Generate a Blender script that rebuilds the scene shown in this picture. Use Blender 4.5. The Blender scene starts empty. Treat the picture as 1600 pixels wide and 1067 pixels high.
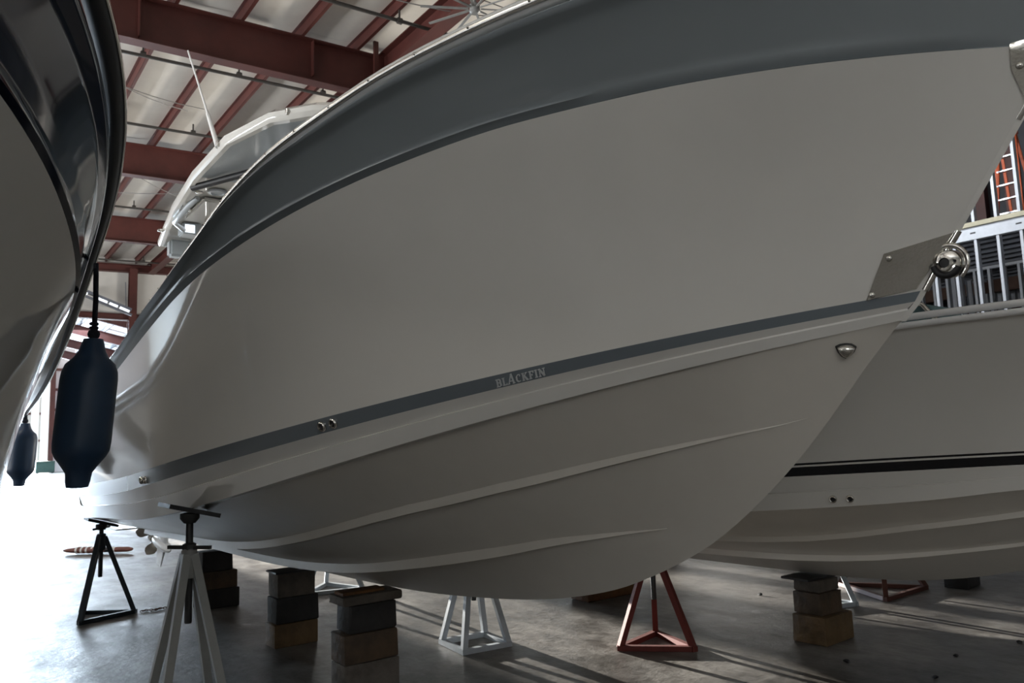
import bpy, bmesh, math, random
import numpy as np
from mathutils import Vector, Matrix
from mathutils.bvhtree import BVHTree
random.seed(7)
scn = bpy.context.scene
COL = scn.collection

# ---------------------------------------------------------------- camera
PSI, PITCH, ROLL = math.radians(36.3), math.radians(7.0), 0.033
F0 = Vector((math.sin(PSI)*math.cos(PITCH), math.cos(PSI)*math.cos(PITCH), math.sin(PITCH)))
R0 = Vector((math.cos(PSI), -math.sin(PSI), 0)); U0 = R0.cross(F0)
RR = R0*math.cos(ROLL) - U0*math.sin(ROLL); UU = U0*math.cos(ROLL) + R0*math.sin(ROLL)
cam = bpy.data.objects.new('camera', bpy.data.cameras.new('camera'))
COL.objects.link(cam)
m = Matrix((RR, UU, -F0)).transposed().to_4x4(); m.translation = Vector((0, 0, 1.5))
cam.matrix_world = m
cam.data.sensor_width = 23.5; cam.data.lens = 1225/1600*23.5
cam.data.clip_end = 400
cam.data.dof.use_dof = True; cam.data.dof.focus_distance = 3.6; cam.data.dof.aperture_fstop = 4.5
scn.camera = cam

# ---------------------------------------------------------------- light and exposure
scn.view_settings.view_transform = 'Standard'; scn.view_settings.look = 'None'
scn.view_settings.gamma = 1.0; scn.view_settings.use_curve_mapping = False
scn.view_settings.exposure = 0.0
w = bpy.data.worlds.new('sky'); scn.world = w; w.use_nodes = True
bg = w.node_tree.nodes['Background']; bg.inputs[0].default_value = (0.93, 0.97, 1.0, 1); bg.inputs[1].default_value = 1.12

def area(name, loc, target, sx, sy, power, col):
    l = bpy.data.lights.new(name, 'AREA'); l.shape = 'RECTANGLE'; l.size = sx; l.size_y = sy
    l.energy = power; l.color = col
    o = bpy.data.objects.new(name, l); COL.objects.link(o); o.location = loc
    d = Vector(target) - Vector(loc); o.rotation_euler = d.to_track_quat('-Z', 'Z').to_euler()
    return o
# low sun down the length of the hall, daylight at the far door, the translucent roof, added side uplights and stud fill, the front door behind
sun = bpy.data.lights.new('low_sun', 'SUN'); sun.energy = 24.0; sun.angle = math.radians(.3); sun.color = (1.0, .95, .86)
so = bpy.data.objects.new('low_sun', sun); COL.objects.link(so); so.location = (0, 90, 12)
so.rotation_euler = Vector((.0, -1, -.127)).to_track_quat('-Z', 'Z').to_euler()
area('far_door_daylight', (0.5, 70.5, 4.7), (0.5, 0, 3.5), 12.5, 9.0, 19000, (0.68, 0.84, 1.0))
area('far_skylight_daylight', (4, 50, 8.2), (4, 48, 0), 16, 20, 16000, (0.72, 0.86, 1.0))
area('right_ceiling_uplight', (39, 17.0, 0.06), (39, 17.0, 9), 17.0, 12.0, 62000, (1.0, 0.96, 0.89))  # unseen source, added beyond the right wall to brighten the ceiling
area('left_ceiling_uplight', (-25, 17, 0.06), (-25, 17, 9), 14.0, 34.0, 38000, (0.96, 0.98, 1.0))  # second unseen uplight, added at the left to even out the ceiling
area('stud_fill_light', (8.0, 11.0, 9.0), (16, 6.4, 6.4), 1.0, 1.0, 100, (0.90, 0.95, 1.0)).data.spread = math.radians(60)  # unseen fill, added to brighten the mezzanine studs
for hx, hy in ((-2.6, 3.5), (-2.6, 10.5), (-2.6, 18.0)): area('high_bay_lamp', (hx, hy, 9.1), (hx, hy, 0), .45, .45, 85, (1.0, .95, .86))
area('front_door_daylight', (-7.2, -9.6, 6.2), (2.5, 4, 2.4), 4.6, 3.6, 175, (1.0, 0.985, 0.95))

# ---------------------------------------------------------------- materials
def mat(name, col, rough=0.5, metal=0.0, coat=0.0, var=0.0, scale=6.0, bump=0.0, bscale=40.0, ior=1.5, dark=None):
    M = bpy.data.materials.new(name); M.use_nodes = True
    nt = M.node_tree; b = nt.nodes['Principled BSDF']
    b.inputs['Base Color'].default_value = (*col, 1); b.inputs['Roughness'].default_value = rough
    b.inputs['Metallic'].default_value = metal; b.inputs['IOR'].default_value = ior
    b.inputs['Coat Weight'].default_value = coat; b.inputs['Coat Roughness'].default_value = 0.04
    tc = nt.nodes.new('ShaderNodeTexCoord')
    if var > 0:
        n = nt.nodes.new('ShaderNodeTexNoise'); n.inputs['Scale'].default_value = scale
        n.inputs['Detail'].default_value = 6; n.inputs['Roughness'].default_value = .65
        r = nt.nodes.new('ShaderNodeValToRGB')
        d = dark if dark else tuple(c*(1-var) for c in col)
        r.color_ramp.elements[0].position = .32; r.color_ramp.elements[0].color = (*d, 1)
        r.color_ramp.elements[1].position = .68; r.color_ramp.elements[1].color = (*[min(1, c*(1+var*.4)) for c in col], 1)
        nt.links.new(tc.outputs['Object'], n.inputs['Vector']); nt.links.new(n.outputs['Fac'], r.inputs['Fac'])
        nt.links.new(r.outputs['Color'], b.inputs['Base Color'])
    if bump > 0:
        n2 = nt.nodes.new('ShaderNodeTexNoise'); n2.inputs['Scale'].default_value = bscale; n2.inputs['Detail'].default_value = 4
        bp = nt.nodes.new('ShaderNodeBump'); bp.inputs['Strength'].default_value = bump; bp.inputs['Distance'].default_value = .02
        nt.links.new(tc.outputs['Object'], n2.inputs['Vector']); nt.links.new(n2.outputs['Fac'], bp.inputs['Height'])
        nt.links.new(bp.outputs['Normal'], b.inputs['Normal'])
    return M
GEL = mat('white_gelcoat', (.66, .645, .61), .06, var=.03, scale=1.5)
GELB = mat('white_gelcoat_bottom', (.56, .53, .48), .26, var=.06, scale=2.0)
GREY = mat('grey_gelcoat', (.225, .25, .268), .08, var=.03, scale=2)
STRIPE = mat('grey_stripe_vinyl', (.155, .18, .20), .2, var=.03, scale=3)
LETTER = mat('pale_lettering_vinyl', (.52, .54, .55), .3, var=.03)
NAVY = mat('navy_gelcoat', (.008, .013, .030), .07, var=.1, scale=2, ior=1.36)
BLKS = mat('black_stripe_vinyl', (.008, .008, .010), .25, var=.1)
CHROME = mat('polished_stainless', (.72, .70, .66), .10, 1.0, var=.06, scale=20)
STEELB = mat('brushed_stainless', (.60, .58, .53), .13, 1.0, var=.12, scale=9, bump=.05, bscale=120)
STRIPM = mat('satin_stainless_strip', (.78, .76, .72), .26, 1.0, var=.05, scale=15)
RUB = mat('grey_rubber_rail', (.66, .66, .65), .22, var=.06)
BLKR = mat('black_rubber', (.012, .012, .014), .5, var=.2)
GLASS = mat('smoked_glass', (.10, .12, .13), .05, var=.05)
UNDER = mat('grey_hardtop_underside', (.46, .50, .53), .22, var=.08, scale=1.4)
DECKM = mat('white_deck', (.7, .69, .66), .4, var=.05)
ENG = mat('white_outboard_paint', (.62, .63, .64), .25, var=.04)
PROPM = mat('bronze_grey_propeller', (.30, .28, .25), .4, .6, var=.1)
RED = mat('red_oxide_steel', (.085, .022, .017), .55, var=.3, scale=1.2, bump=.08, bscale=8)
PANEL = mat('white_insulation_facing', (.80, .765, .70), .5, var=.10, scale=.8, bump=.25, bscale=1.6)
WALLM = mat('cream_metal_wall', (.62, .60, .56), .5, var=.06, scale=.5)
PIPE = mat('dark_sprinkler_pipe', (.05, .045, .04), .5, var=.2)
CABLE = mat('grey_wire', (.22, .21, .2), .6, var=.1)
GALV = mat('galvanised_steel', (.48, .50, .54), .42, .1, var=.12, scale=5)
DARKM = mat('dark_interior_board', (.035, .036, .042), .7, var=.3, scale=.6)
JOIST = mat('dull_steel_joist', (.16, .17, .2), .5, .2, var=.2, scale=3)
BROWN = mat('brown_steel', (.11, .05, .03), .6, var=.3)
ORANGE = mat('orange_fibreglass', (.62, .10, .02), .4, var=.1)
ALU = mat('aluminium', (.65, .66, .68), .35, .8, var=.08)
NAVYF = mat('navy_vinyl_fender', (.020, .052, .11), .38, var=.12, scale=8)
ROPE = mat('navy_rope', (.012, .016, .028), .8, var=.25, scale=60, bump=.4, bscale=120)
JGREY = mat('grey_painted_stand', (.26, .26, .25), .45, var=.15, scale=6)
JGREEN = mat('dark_painted_stand', (.02, .035, .045), .45, var=.2)
JWHITE = mat('pale_painted_stand', (.42, .46, .50), .45, var=.15)
JRED = mat('red_painted_stand', (.13, .020, .014), .75, var=.25)
JBROWN = mat('brown_painted_stand', (.09, .03, .02), .5, var=.25)
STEELD = mat('dark_threaded_steel', (.05, .05, .05), .5, .6, var=.2)
def wood(name, col, d): return mat(name, col, .75, var=.45, scale=5, bump=.5, bscale=22, dark=d)
W1 = wood('grey_weathered_wood', (0.087, 0.071, 0.056), (0.031, 0.026, 0.022))
W2 = wood('dark_creosote_wood', (0.022, 0.020, 0.019), (0.007, 0.007, 0.007))
W3 = wood('tan_wood', (0.124, 0.074, 0.031), (0.062, 0.037, 0.015))
W4 = wood('brown_timber', (0.081, 0.050, 0.028), (0.031, 0.022, 0.014))
W5 = wood('orange_brown_plank', (0.130, 0.056, 0.015), (0.056, 0.025, 0.009))
CONC = wood('mottled_concrete_block', (0.130, 0.112, 0.096), (0.056, 0.046, 0.038))
GREEND = mat('dark_green_bin', (.02, .06, .05), .5, var=.2)
TEAL = mat('teal_cover', (.10, .17, .18), .5, var=.1)
REDP = mat('faded_red_float', (.20, .075, .06), .5, var=.2)
WHITEP = mat('white_paint', (.8, .8, .8), .4, var=.05)

def floor_mat():
    M = bpy.data.materials.new('stained_concrete'); M.use_nodes = True
    nt = M.node_tree; N = nt.nodes; L = nt.links; b = N['Principled BSDF']
    g = N.new('ShaderNodeNewGeometry')
    def noise(sc, det, ro, stretch=(1, 1, 1)):
        mp = N.new('ShaderNodeMapping'); mp.inputs['Scale'].default_value = stretch
        n = N.new('ShaderNodeTexNoise'); n.inputs['Scale'].default_value = sc; n.inputs['Detail'].default_value = det
        n.inputs['Roughness'].default_value = ro
        L.new(g.outputs['Position'], mp.inputs['Vector']); L.new(mp.outputs['Vector'], n.inputs['Vector']); return n
    n1 = noise(.9, 8, .62); n2 = noise(3.5, 8, .7, (1, .6, 1)); n3 = noise(14, 6, .7)
    r1 = N.new('ShaderNodeValToRGB'); e = r1.color_ramp.elements
    e[0].position = .30; e[0].color = (.075, .070, .066, 1); e[1].position = .70; e[1].color = (.33, .315, .295, 1)
    L.new(n1.outputs['Fac'], r1.inputs['Fac'])
    r2 = N.new('ShaderNodeValToRGB'); e = r2.color_ramp.elements
    e[0].position = .34; e[0].color = (.42, .40, .38, 1); e[1].position = .6; e[1].color = (1, 1, 1, 1)
    L.new(n2.outputs['Fac'], r2.inputs['Fac'])
    mx = N.new('ShaderNodeMix'); mx.data_type = 'RGBA'; mx.blend_type = 'MULTIPLY'; mx.inputs[0].default_value = .8
    L.new(r1.outputs['Color'], mx.inputs[6]); L.new(r2.outputs['Color'], mx.inputs[7])
    n4 = noise(7.5, 9, .75, (1, .45, 1)); r4 = N.new('ShaderNodeValToRGB'); e = r4.color_ramp.elements
    e[0].position = .40; e[0].color = (.45, .43, .42, 1); e[1].position = .56; e[1].color = (1, 1, 1, 1)
    L.new(n4.outputs['Fac'], r4.inputs['Fac'])
    mx2 = N.new('ShaderNodeMix'); mx2.data_type = 'RGBA'; mx2.blend_type = 'MULTIPLY'; mx2.inputs[0].default_value = .75
    L.new(mx.outputs[2], mx2.inputs[6]); L.new(r4.outputs['Color'], mx2.inputs[7])
    L.new(mx2.outputs[2], b.inputs['Base Color']); b.inputs['Specular IOR Level'].default_value = .42
    rr = N.new('ShaderNodeMapRange'); rr.inputs[1].default_value = .3; rr.inputs[2].default_value = .7
    rr.inputs[3].default_value = .26; rr.inputs[4].default_value = .50
    L.new(n2.outputs['Fac'], rr.inputs[0]); L.new(rr.outputs[0], b.inputs['Roughness'])
    bp = N.new('ShaderNodeBump'); bp.inputs['Strength'].default_value = .45; bp.inputs['Distance'].default_value = .012
    L.new(n3.outputs['Fac'], bp.inputs['Height']); L.new(bp.outputs['Normal'], b.inputs['Normal'])
    return M
FLOORM = floor_mat()
def emit_mat(name, col, s):
    M = bpy.data.materials.new(name); M.use_nodes = True
    b = M.node_tree.nodes['Principled BSDF']; b.inputs['Base Color'].default_value = (*col, 1)
    b.inputs['Emission Color'].default_value = (*col, 1); b.inputs['Emission Strength'].default_value = s
    return M
LIT = emit_mat('daylit_translucent_panel', (.86, .92, 1.0), 1.3)
LITD = emit_mat('dim_translucent_panel', (.72, .78, .88), .42)

# ---------------------------------------------------------------- helpers
def link(o, parent=None):
    COL.objects.link(o)
    if parent: o.parent = parent
    return o
def mesh(name, V, Fc, mats, parent=None, smooth=False, fm=None, recalc=False):
    me = bpy.data.meshes.new(name); me.from_pydata([tuple(map(float, v)) for v in V], [], Fc)
    if not isinstance(mats, (list, tuple)): mats = [mats]
    for mm in mats: me.materials.append(mm)
    if fm is not None: me.polygons.foreach_set('material_index', fm)
    if recalc:
        bm = bmesh.new(); bm.from_mesh(me); bmesh.ops.recalc_face_normals(bm, faces=bm.faces); bm.to_mesh(me); bm.free()
    if smooth: me.shade_smooth()
    me.update()
    return link(bpy.data.objects.new(name, me), parent)
def from_bm(name, bm, mats, parent=None, smooth=False):
    me = bpy.data.meshes.new(name); bmesh.ops.recalc_face_normals(bm, faces=bm.faces); bm.to_mesh(me); bm.free()
    if not isinstance(mats, (list, tuple)): mats = [mats]
    for mm in mats: me.materials.append(mm)
    if smooth: me.shade_smooth()
    return link(bpy.data.objects.new(name, me), parent)
def sharp(o, deg=35):
    me = o.data; me.shade_smooth(); me.set_sharp_from_angle(angle=math.radians(deg)); return o
def thing(name, label, cat, loc=(0, 0, 0), rz=0, group=None):
    o = bpy.data.objects.new(name, None); COL.objects.link(o); o.location = loc; o.rotation_euler = (0, 0, rz)
    o.empty_display_size = .2
    o['label'] = label; o['category'] = cat
    if group: o['group'] = group
    return o
def tag(o, label, cat, group=None):
    o['label'] = label; o['category'] = cat
    if group: o['group'] = group
    return o
def struct(o): o['kind'] = 'structure'; return o
def grid(rows):
    """rows: list of equally long point lists -> verts, quads"""
    V = [p for r in rows for p in r]; n = len(rows[0]); Fc = []
    for i in range(len(rows)-1):
        for j in range(n-1):
            Fc.append((i*n+j, i*n+j+1, (i+1)*n+j+1, (i+1)*n+j))
    return V, Fc
def bx(bm, x0, x1, y0, y1, z0, z1, M=None):
    vs = [bm.verts.new((x, y, z)) for x in (x0, x1) for y in (y0, y1) for z in (z0, z1)]
    for f in ((0, 1, 3, 2), (4, 6, 7, 5), (0, 4, 5, 1), (2, 3, 7, 6), (0, 2, 6, 4), (1, 5, 7, 3)):
        bm.faces.new([vs[i] for i in f])
    if M:
        for v in vs: v.co = M @ v.co
    return vs
def tube_bm(bm, pts, r, seg=8, caps=True):
    pts = [Vector(p) for p in pts]; n = len(pts)
    rad = r if isinstance(r, (list, tuple)) else [r]*n
    rings = []; up = None
    for i in range(n):
        t = (pts[min(i+1, n-1)] - pts[max(i-1, 0)]).normalized()
        if up is None: up = Vector((0, 0, 1)) if abs(t.z) < .9 else Vector((1, 0, 0))
        a = t.cross(up).normalized(); b = a.cross(t).normalized(); up = b
        rings.append([bm.verts.new(pts[i] + (a*math.cos(2*math.pi*k/seg) + b*math.sin(2*math.pi*k/seg))*rad[i]) for k in range(seg)])
    for i in range(n-1):
        for k in range(seg):
            bm.faces.new((rings[i][k], rings[i][(k+1) % seg], rings[i+1][(k+1) % seg], rings[i+1][k]))
    if caps: bm.faces.new(rings[0][::-1]); bm.faces.new(rings[-1])
def tube(name, pts, r, M, parent=None, seg=8, smooth=True):
    bm = bmesh.new(); tube_bm(bm, pts, r, seg); o = from_bm(name, bm, M, parent)
    return sharp(o, 50) if smooth else o
def bar_bm(bm, a, b, w, h):
    """square section bar from a to b"""
    a = Vector(a); b = Vector(b); t = (b-a); Lh = t.length; t.normalize()
    up = Vector((0, 0, 1)) if abs(t.z) < .95 else Vector((0, 1, 0))
    s = t.cross(up).normalized(); u = s.cross(t).normalized()
    Mx = Matrix((s, t, u)).transposed().to_4x4(); Mx.translation = a
    bx(bm, -w/2, w/2, 0, Lh, -h/2, h/2, Mx)
def bar(name, a, b, w, h, M, parent=None):
    bm = bmesh.new(); bar_bm(bm, a, b, w, h); return from_bm(name, bm, M, parent)
def box(name, x0, x1, y0, y1, z0, z1, M, parent=None, bev=0.0):
    bm = bmesh.new(); bx(bm, x0, x1, y0, y1, z0, z1)
    if bev: bmesh.ops.bevel(bm, geom=list(bm.edges), offset=bev, segments=2, affect='EDGES')
    return from_bm(name, bm, M, parent)
def lathe_bm(bm, prof, Mx=None, seg=20):
    rings = []
    for r, z in prof:
        rings.append([bm.verts.new((max(r, 1e-4)*math.cos(2*math.pi*k/seg), max(r, 1e-4)*math.sin(2*math.pi*k/seg), z)) for k in range(seg)])
    for i in range(len(rings)-1):
        for k in range(seg): bm.faces.new((rings[i][k], rings[i][(k+1) % seg], rings[i+1][(k+1) % seg], rings[i+1][k]))
    bm.faces.new(rings[0][::-1]); bm.faces.new(rings[-1])
    if Mx:
        for rg in rings:
            for v in rg: v.co = Mx @ v.co
def align(d, loc):
    M = Vector(d).to_track_quat('Z', 'Y').to_matrix().to_4x4(); M.translation = Vector(loc); return M
def lathe(name, prof, M, parent=None, Mx=None, seg=20, deg=40):
    bm = bmesh.new(); lathe_bm(bm, prof, Mx, seg); return sharp(from_bm(name, bm, M, parent), deg)
class Cv:
    """monotone cubic through (y, value)"""
    def __init__(s, T):
        s.x = np.array([t[0] for t in T], float); s.v = np.array([t[1] for t in T], float)
        h = np.diff(s.x); d = np.diff(s.v)/h; mm = np.zeros(len(s.x))
        mm[0] = d[0]; mm[-1] = d[-1]
        for i in range(1, len(d)):
            mm[i] = 0 if d[i-1]*d[i] <= 0 else (h[i-1]+h[i])/(h[i]/d[i-1] + h[i-1]/d[i])*1.0
        s.m = mm
    def __call__(s, y):
        y = np.clip(np.asarray(y, float), s.x[0], s.x[-1])
        i = np.clip(np.searchsorted(s.x, y)-1, 0, len(s.x)-2); h = s.x[i+1]-s.x[i]; t = (y-s.x[i])/h
        return (s.v[i]*(1+2*t)*(1-t)**2 + h*s.m[i]*t*(1-t)**2 + s.v[i+1]*t*t*(3-2*t) + h*s.m[i+1]*t*t*(t-1))
def bfun(B, y0, ym, p, b0=.012, tap=.004):
    def f(y):
        y = np.asarray(y, float); t = np.clip((y-y0)/(ym-y0), 0, 1)
        return b0 + (B-b0)*(1-(1-t)**p) - tap*np.maximum(y-ym, 0)**2
    return f
NU = 84
UG = np.linspace(0, 1, NU)**1.55

class Line:
    def __init__(s, b, z, y0, y1): s.b, s.z, s.y0, s.y1 = b, z, y0, y1
    def pts(s):
        y = s.y0 + (s.y1-s.y0)*UG; return np.stack([s.b(y), y, s.z(y)], -1)
def lerp(a, b, t): return a*(1-t) + b*t

# ---------------------------------------------------------------- floor, ceiling, walls
ROOF = lambda X: 9.6 + .03*X
def struct_mesh(name, V, Fc, M, **k): return struct(mesh(name, V, Fc, M, **k))
bm = bmesh.new(); bx(bm, -16, 30, -14, 72, -.2, 0); floor = struct(from_bm('floor', bm, FLOORM))
bm = bmesh.new(); bx(bm, -90, 90, 72, 200, -.25, -.02); bx(bm, 30, 60, 5, 60, -.25, -.02); bx(bm, -50, -16, 5, 60, -.25, -.02); struct(from_bm('ground', bm, mat('pale_outdoor_paving', (.62, .60, .57), .8, var=.1, scale=.3)))
YR = [-.5, 7.1, 14.7, 22.4, 30.0, 37.5]         # rafter frames
XP = [0.78+1.215*i for i in range(-10, 22)]       # purlin lines
bm = bmesh.new()
vs = [bm.verts.new((x, y, ROOF(x)+.34)) for x in (-16, 30) for y in (-14, 38)] + [bm.verts.new((x, y, ROOF(x)+.40)) for x in (-16, 30) for y in (-14, 38)]
for f in ((0, 1, 3, 2), (4, 6, 7, 5), (0, 4, 5, 1), (2, 3, 7, 6), (0, 2, 6, 4), (1, 5, 7, 3)): bm.faces.new([vs[i] for i in f])
ceiling = struct(from_bm('ceiling', bm, mat('roof_sheet', (.5, .5, .5), .6, var=.1)))
# insulation blankets, sagging between the purlins, one object per bay
YB = [-14]+YR+[38]
for bi in range(len(YB)-1):
    y0, y1 = YB[bi], YB[bi+1]
    shared = {}
    for i in range(1, 24):
        x0, x1 = XP[i], XP[i]+1.215
        rows = []
        for a in range(7):
            t = a/6; x = lerp(-.0, 1.215, t); row = []
            for c in range(9):
                yy = (y1-y0)*c/8
                sag = .05*math.sin(math.pi*t)**.6 + .006*math.sin(7*yy+3*i+bi)*math.sin(math.pi*t)
                row.append((x, yy, .235 + .03*x - sag))
            rows.append(row)
        V, Fc = grid(rows)
        o = mesh('insulation_panel', V, Fc, PANEL, ceiling, smooth=True); o.location = (x0, y0, ROOF(x0))
def zpurlin(L):
    bm = bmesh.new(); bx(bm, -.006, .006, 0, L, 0, .22); bx(bm, -.006, .062, 0, L, 0, .012); bx(bm, -.062, .006, 0, L, .208, .22)
    me = bpy.data.meshes.new('purlin'); bmesh.ops.recalc_face_normals(bm, faces=bm.faces); bm.to_mesh(me); bm.free(); me.materials.append(RED); return me
pm = zpurlin(52)
for i, x in enumerate(XP[1:24]):
    o = link(bpy.data.objects.new('purlin', pm), ceiling); o.location = (x, -14, ROOF(x)+.005)
def ibeam(bm, a, b, depth_a, depth_b, fl=.28, tf=.02, tw=.012, axis='x'):
    """tapered I-beam, top along a-b"""
    for (z0a, z1a, z0b, z1b, hw) in ((-tf, 0, -tf, 0, fl/2), (-depth_a, -depth_a+tf, -depth_b, -depth_b+tf, fl/2), (-depth_a+tf, -tf, -depth_b+tf, -tf, tw/2)):
        vs = []
        for (p, lo, hi) in ((a, z0a, z1a), (b, z0b, z1b)):
            for s in (-1, 1):
                for z in (lo, hi):
                    d = (0, s*hw, z) if axis == 'x' else (s*hw, 0, z)
                    vs.append(bm.verts.new((p[0]+d[0], p[1]+d[1], p[2]+d[2])))
        for f in ((0, 1, 3, 2), (4, 6, 7, 5), (0, 4, 5, 1), (2, 3, 7, 6), (0, 2, 6, 4), (1, 5, 7, 3)): bm.faces.new([vs[i] for i in f])
XC = 7.5                                           # interior column line
for k, y in enumerate(YR[1:]):
    if k == 4: break
    bm = bmesh.new(); ibeam(bm, (-16, y, ROOF(-16)), (XC, y, ROOF(XC)), .66, .92)
    from_bm('rafter', bm, RED, ceiling)
    bm = bmesh.new(); ibeam(bm, (XC+.2, y, ROOF(XC)), (30, y, ROOF(30)), .92, .7)
    from_bm('rafter', bm, RED, ceiling)
    for sx in ((-2.1, .0) if k == 1 else ()):
        pass
    bm = bmesh.new()
    for dy in (-.14, .14): bx(bm, XC-.14, XC+.14, y+dy-.01, y+dy+.01, 0, ROOF(XC)-.02)
    bx(bm, XC-.008, XC+.008, y-.13, y+.13, 0, ROOF(XC)-.02); bx(bm, XC-.2, XC+.2, y-.2, y+.2, 0, .025)
    from_bm('column', bm, RED, ceiling)
# stiffener plates on the near rafter web
for x in (2.62, 5.9):
    box('stiffener', x-.01, x+.01, 14.70-.14, 14.70+.0, ROOF(x)-.78, ROOF(x)-.03, RED, ceiling)
# the longitudinal beam carried by the columns
bm = bmesh.new(); ibeam(bm, (XC, -14, ROOF(XC)+.0), (XC, 38, ROOF(XC)+.0), .46, .46, .30, axis='y'); from_bm('longitudinal_beam', bm, RED, ceiling)
bar('bracket', (XC-.28, 14.4, ROOF(XC)+.2), (XC-.28, 14.4, ROOF(XC)-.9), .1, .06, RED, ceiling)
# end frame with its infill wall
bm = bmesh.new(); ibeam(bm, (-16, 37.5, ROOF(-16)-.12), (30, 37.5, ROOF(30)-.12), .34, .34); from_bm('rafter', bm, RED, ceiling)
bm = bmesh.new(); ibeam(bm, (-16, 37.5, 7.45), (30, 37.5, 7.45), .26, .26); from_bm('header_beam', bm, RED, ceiling)
V = [(-16, 37.7, 7.2), (30, 37.7, 7.2), (30, 37.7, 10.6), (-16, 37.7, 14)]
V += [(x, y+.1, z) for x, y, z in V]
struct_mesh('wall_end', V, [(0, 1, 2, 3), (7, 6, 5, 4), (0, 4, 5, 1), (3, 2, 6, 7), (0, 3, 7, 4), (1, 5, 6, 2)], WALLM)
for x in (1.0, 6.75, 13):
    bm = bmesh.new()
    for dy in (-.15, .15): bx(bm, x-.16, x+.16, 37.5+dy-.01, 37.5+dy+.01, 0, 9.5)
    bx(bm, x-.01, x+.01, 37.36, 37.64, 0, 9.5); from_bm('column', bm, RED, ceiling)
# pipes across the bays with sprinkler heads
for (y, dz) in ((12.55, -.32), (16.25, -.32), (20.0, -.32), (27.4, -.32), (35.6, -.32)):
    tube('sprinkler_pipe', [(-12, y, ROOF(-12)+dz), (9.5 if y > 13 else 7.9, y, ROOF(8)+dz)], .035, PIPE, ceiling, 6)
    bm = bmesh.new()
    for x in np.arange(-10.3, 8, 1.9):
        tube_bm(bm, [(x, y, ROOF(x)+dz+.02), (x, y, ROOF(x)+dz+.22)], .02, 5)
        tube_bm(bm, [(x-.05, y, ROOF(x)+dz), (x+.05, y, ROOF(x)+dz)], .06, 6)
    h = from_bm('sprinkler_heads', bm, PIPE, ceiling)
# loose wires under the roof
for (a, b) in (((2.5, 15.2, 9.45), (5.2, 15.9, 9.55)), ((2.5, 15.5, 9.4), (5.4, 15.7, 9.55)), ((2.6, 17.9, 9.45), (4.5, 18.9, 9.5)), ((2.4, 18.0, 9.5), (4.8, 18.6, 9.5)), ((6, 12.0, 9.5), (8.6, 11.5, 9.6)), ((6.6, 11.0, 9.55), (8.9, 11.2, 9.6)), ((4.3, 24.0, 9.4), (6.9, 26.5, 9.5)), ((4.0, 26.0, 9.4), (6.9, 24.5, 9.5))):
    A, B = Vector(a), Vector(b); mid = (A+B)/2 + Vector((0, 0, -.08))
    tube('wire', [A, (A+mid)/2+Vector((0, 0, -.02)), mid, (B+mid)/2+Vector((0, 0, -.02)), B], .011, CABLE, ceiling, 5)

# side walls with openings for the added uplights, front wall with its open door, far wall with the great opening
def wallbox(name, x0, x1, y0, y1, z0, z1, M=WALLM): return struct(box(name, x0, x1, y0, y1, z0, z1, M))
bm = bmesh.new(); bx(bm, -16.3, -16, -14, 0, 0, 14); bx(bm, -16.3, -16, 34, 72, 0, 14); bx(bm, -16.3, -16, 0, 34, 7.2, 14)
struct(from_bm('wall_left', bm, WALLM))
bm = bmesh.new(); bx(bm, 30, 30.3, -14, 12.5, 0, 12); bx(bm, 30, 30.3, 21, 60, 0, 12); bx(bm, 30, 30.3, 12.5, 21, 7.2, 12)
struct(from_bm('wall_right', bm, WALLM))
bm = bmesh.new(); bx(bm, -16, -9.8, -10.3, -10, 0, 11); bx(bm, -4.6, 30, -10.3, -10, 0, 11); bx(bm, -9.8, -4.6, -10.3, -10, 8.2, 11); bx(bm, -9.8, -4.6, -10.3, -10, 0, 3.6)
struct(from_bm('wall_front', bm, WALLM))
bm = bmesh.new(); bx(bm, -16, -2.2, 72, 72.3, 0, 11.5); bx(bm, 7.2, 30, 72, 72.3, 0, 11.5)
wf = struct(from_bm('wall_far', bm, mat('pale_far_wall_sheet', (.66, .62, .64), .6, var=.06, scale=.4)))
bar('door_jamb', (7.3, 71.7, 0), (7.3, 71.7, 11.5), .35, .35, RED, wf)
for k, (x0, x1) in enumerate(((-1.9, 3.1), (4.5, 5.9), (6.46, 6.56))):  # added panels, placed to cut the sun into floor streaks
    dl = struct(box('door_%d' % (k+1), x0, x1, 71.9, 72.0, 0, 11.5, WALLM))
    for z in (.4, 2.5, 4.6, 6.7, 8.8, 11.2): bar('door_rail', (x0, 71.86, z), (x1, 71.86, z), .08, .16, RED, dl)
for z in (1.6, 3.2, 4.9, 6.5, 8.1): bar('girt', (7.3, 71.8, z), (20, 71.8, z), .2, .2, RED, wf)
# lower, skylit bay beyond the end frame: sloping rafters, translucent panels
LR = lambda X: 10.02 - .235*X
YL = [43.5, 49.5, 55.3, 61]
V = [(-16, 38, LR(-16)+.3), (20, 38, LR(20)+.3), (20, 61.2, LR(20)+.3), (-16, 61.2, LR(-16)+.3)]
V += [(x, y, z+.06) for x, y, z in V]
lowroof = struct_mesh('ceiling_low', V, [(3, 2, 1, 0), (4, 5, 6, 7), (0, 1, 5, 4), (2, 3, 7, 6), (1, 2, 6, 5), (3, 0, 4, 7)], WALLM)
for y in YL:
    bm = bmesh.new(); ibeam(bm, (-16, y, LR(-16)), (16, y, LR(16)), .55, .55, .25); from_bm('rafter', bm, RED, lowroof)
for i in range(-8, 14):
    x = 1.25*i; bar('purlin', (x, 38, LR(x)+.1), (x, 61, LR(x)+.1), .07, .18, JOIST, lowroof)
random.seed(3)
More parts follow.
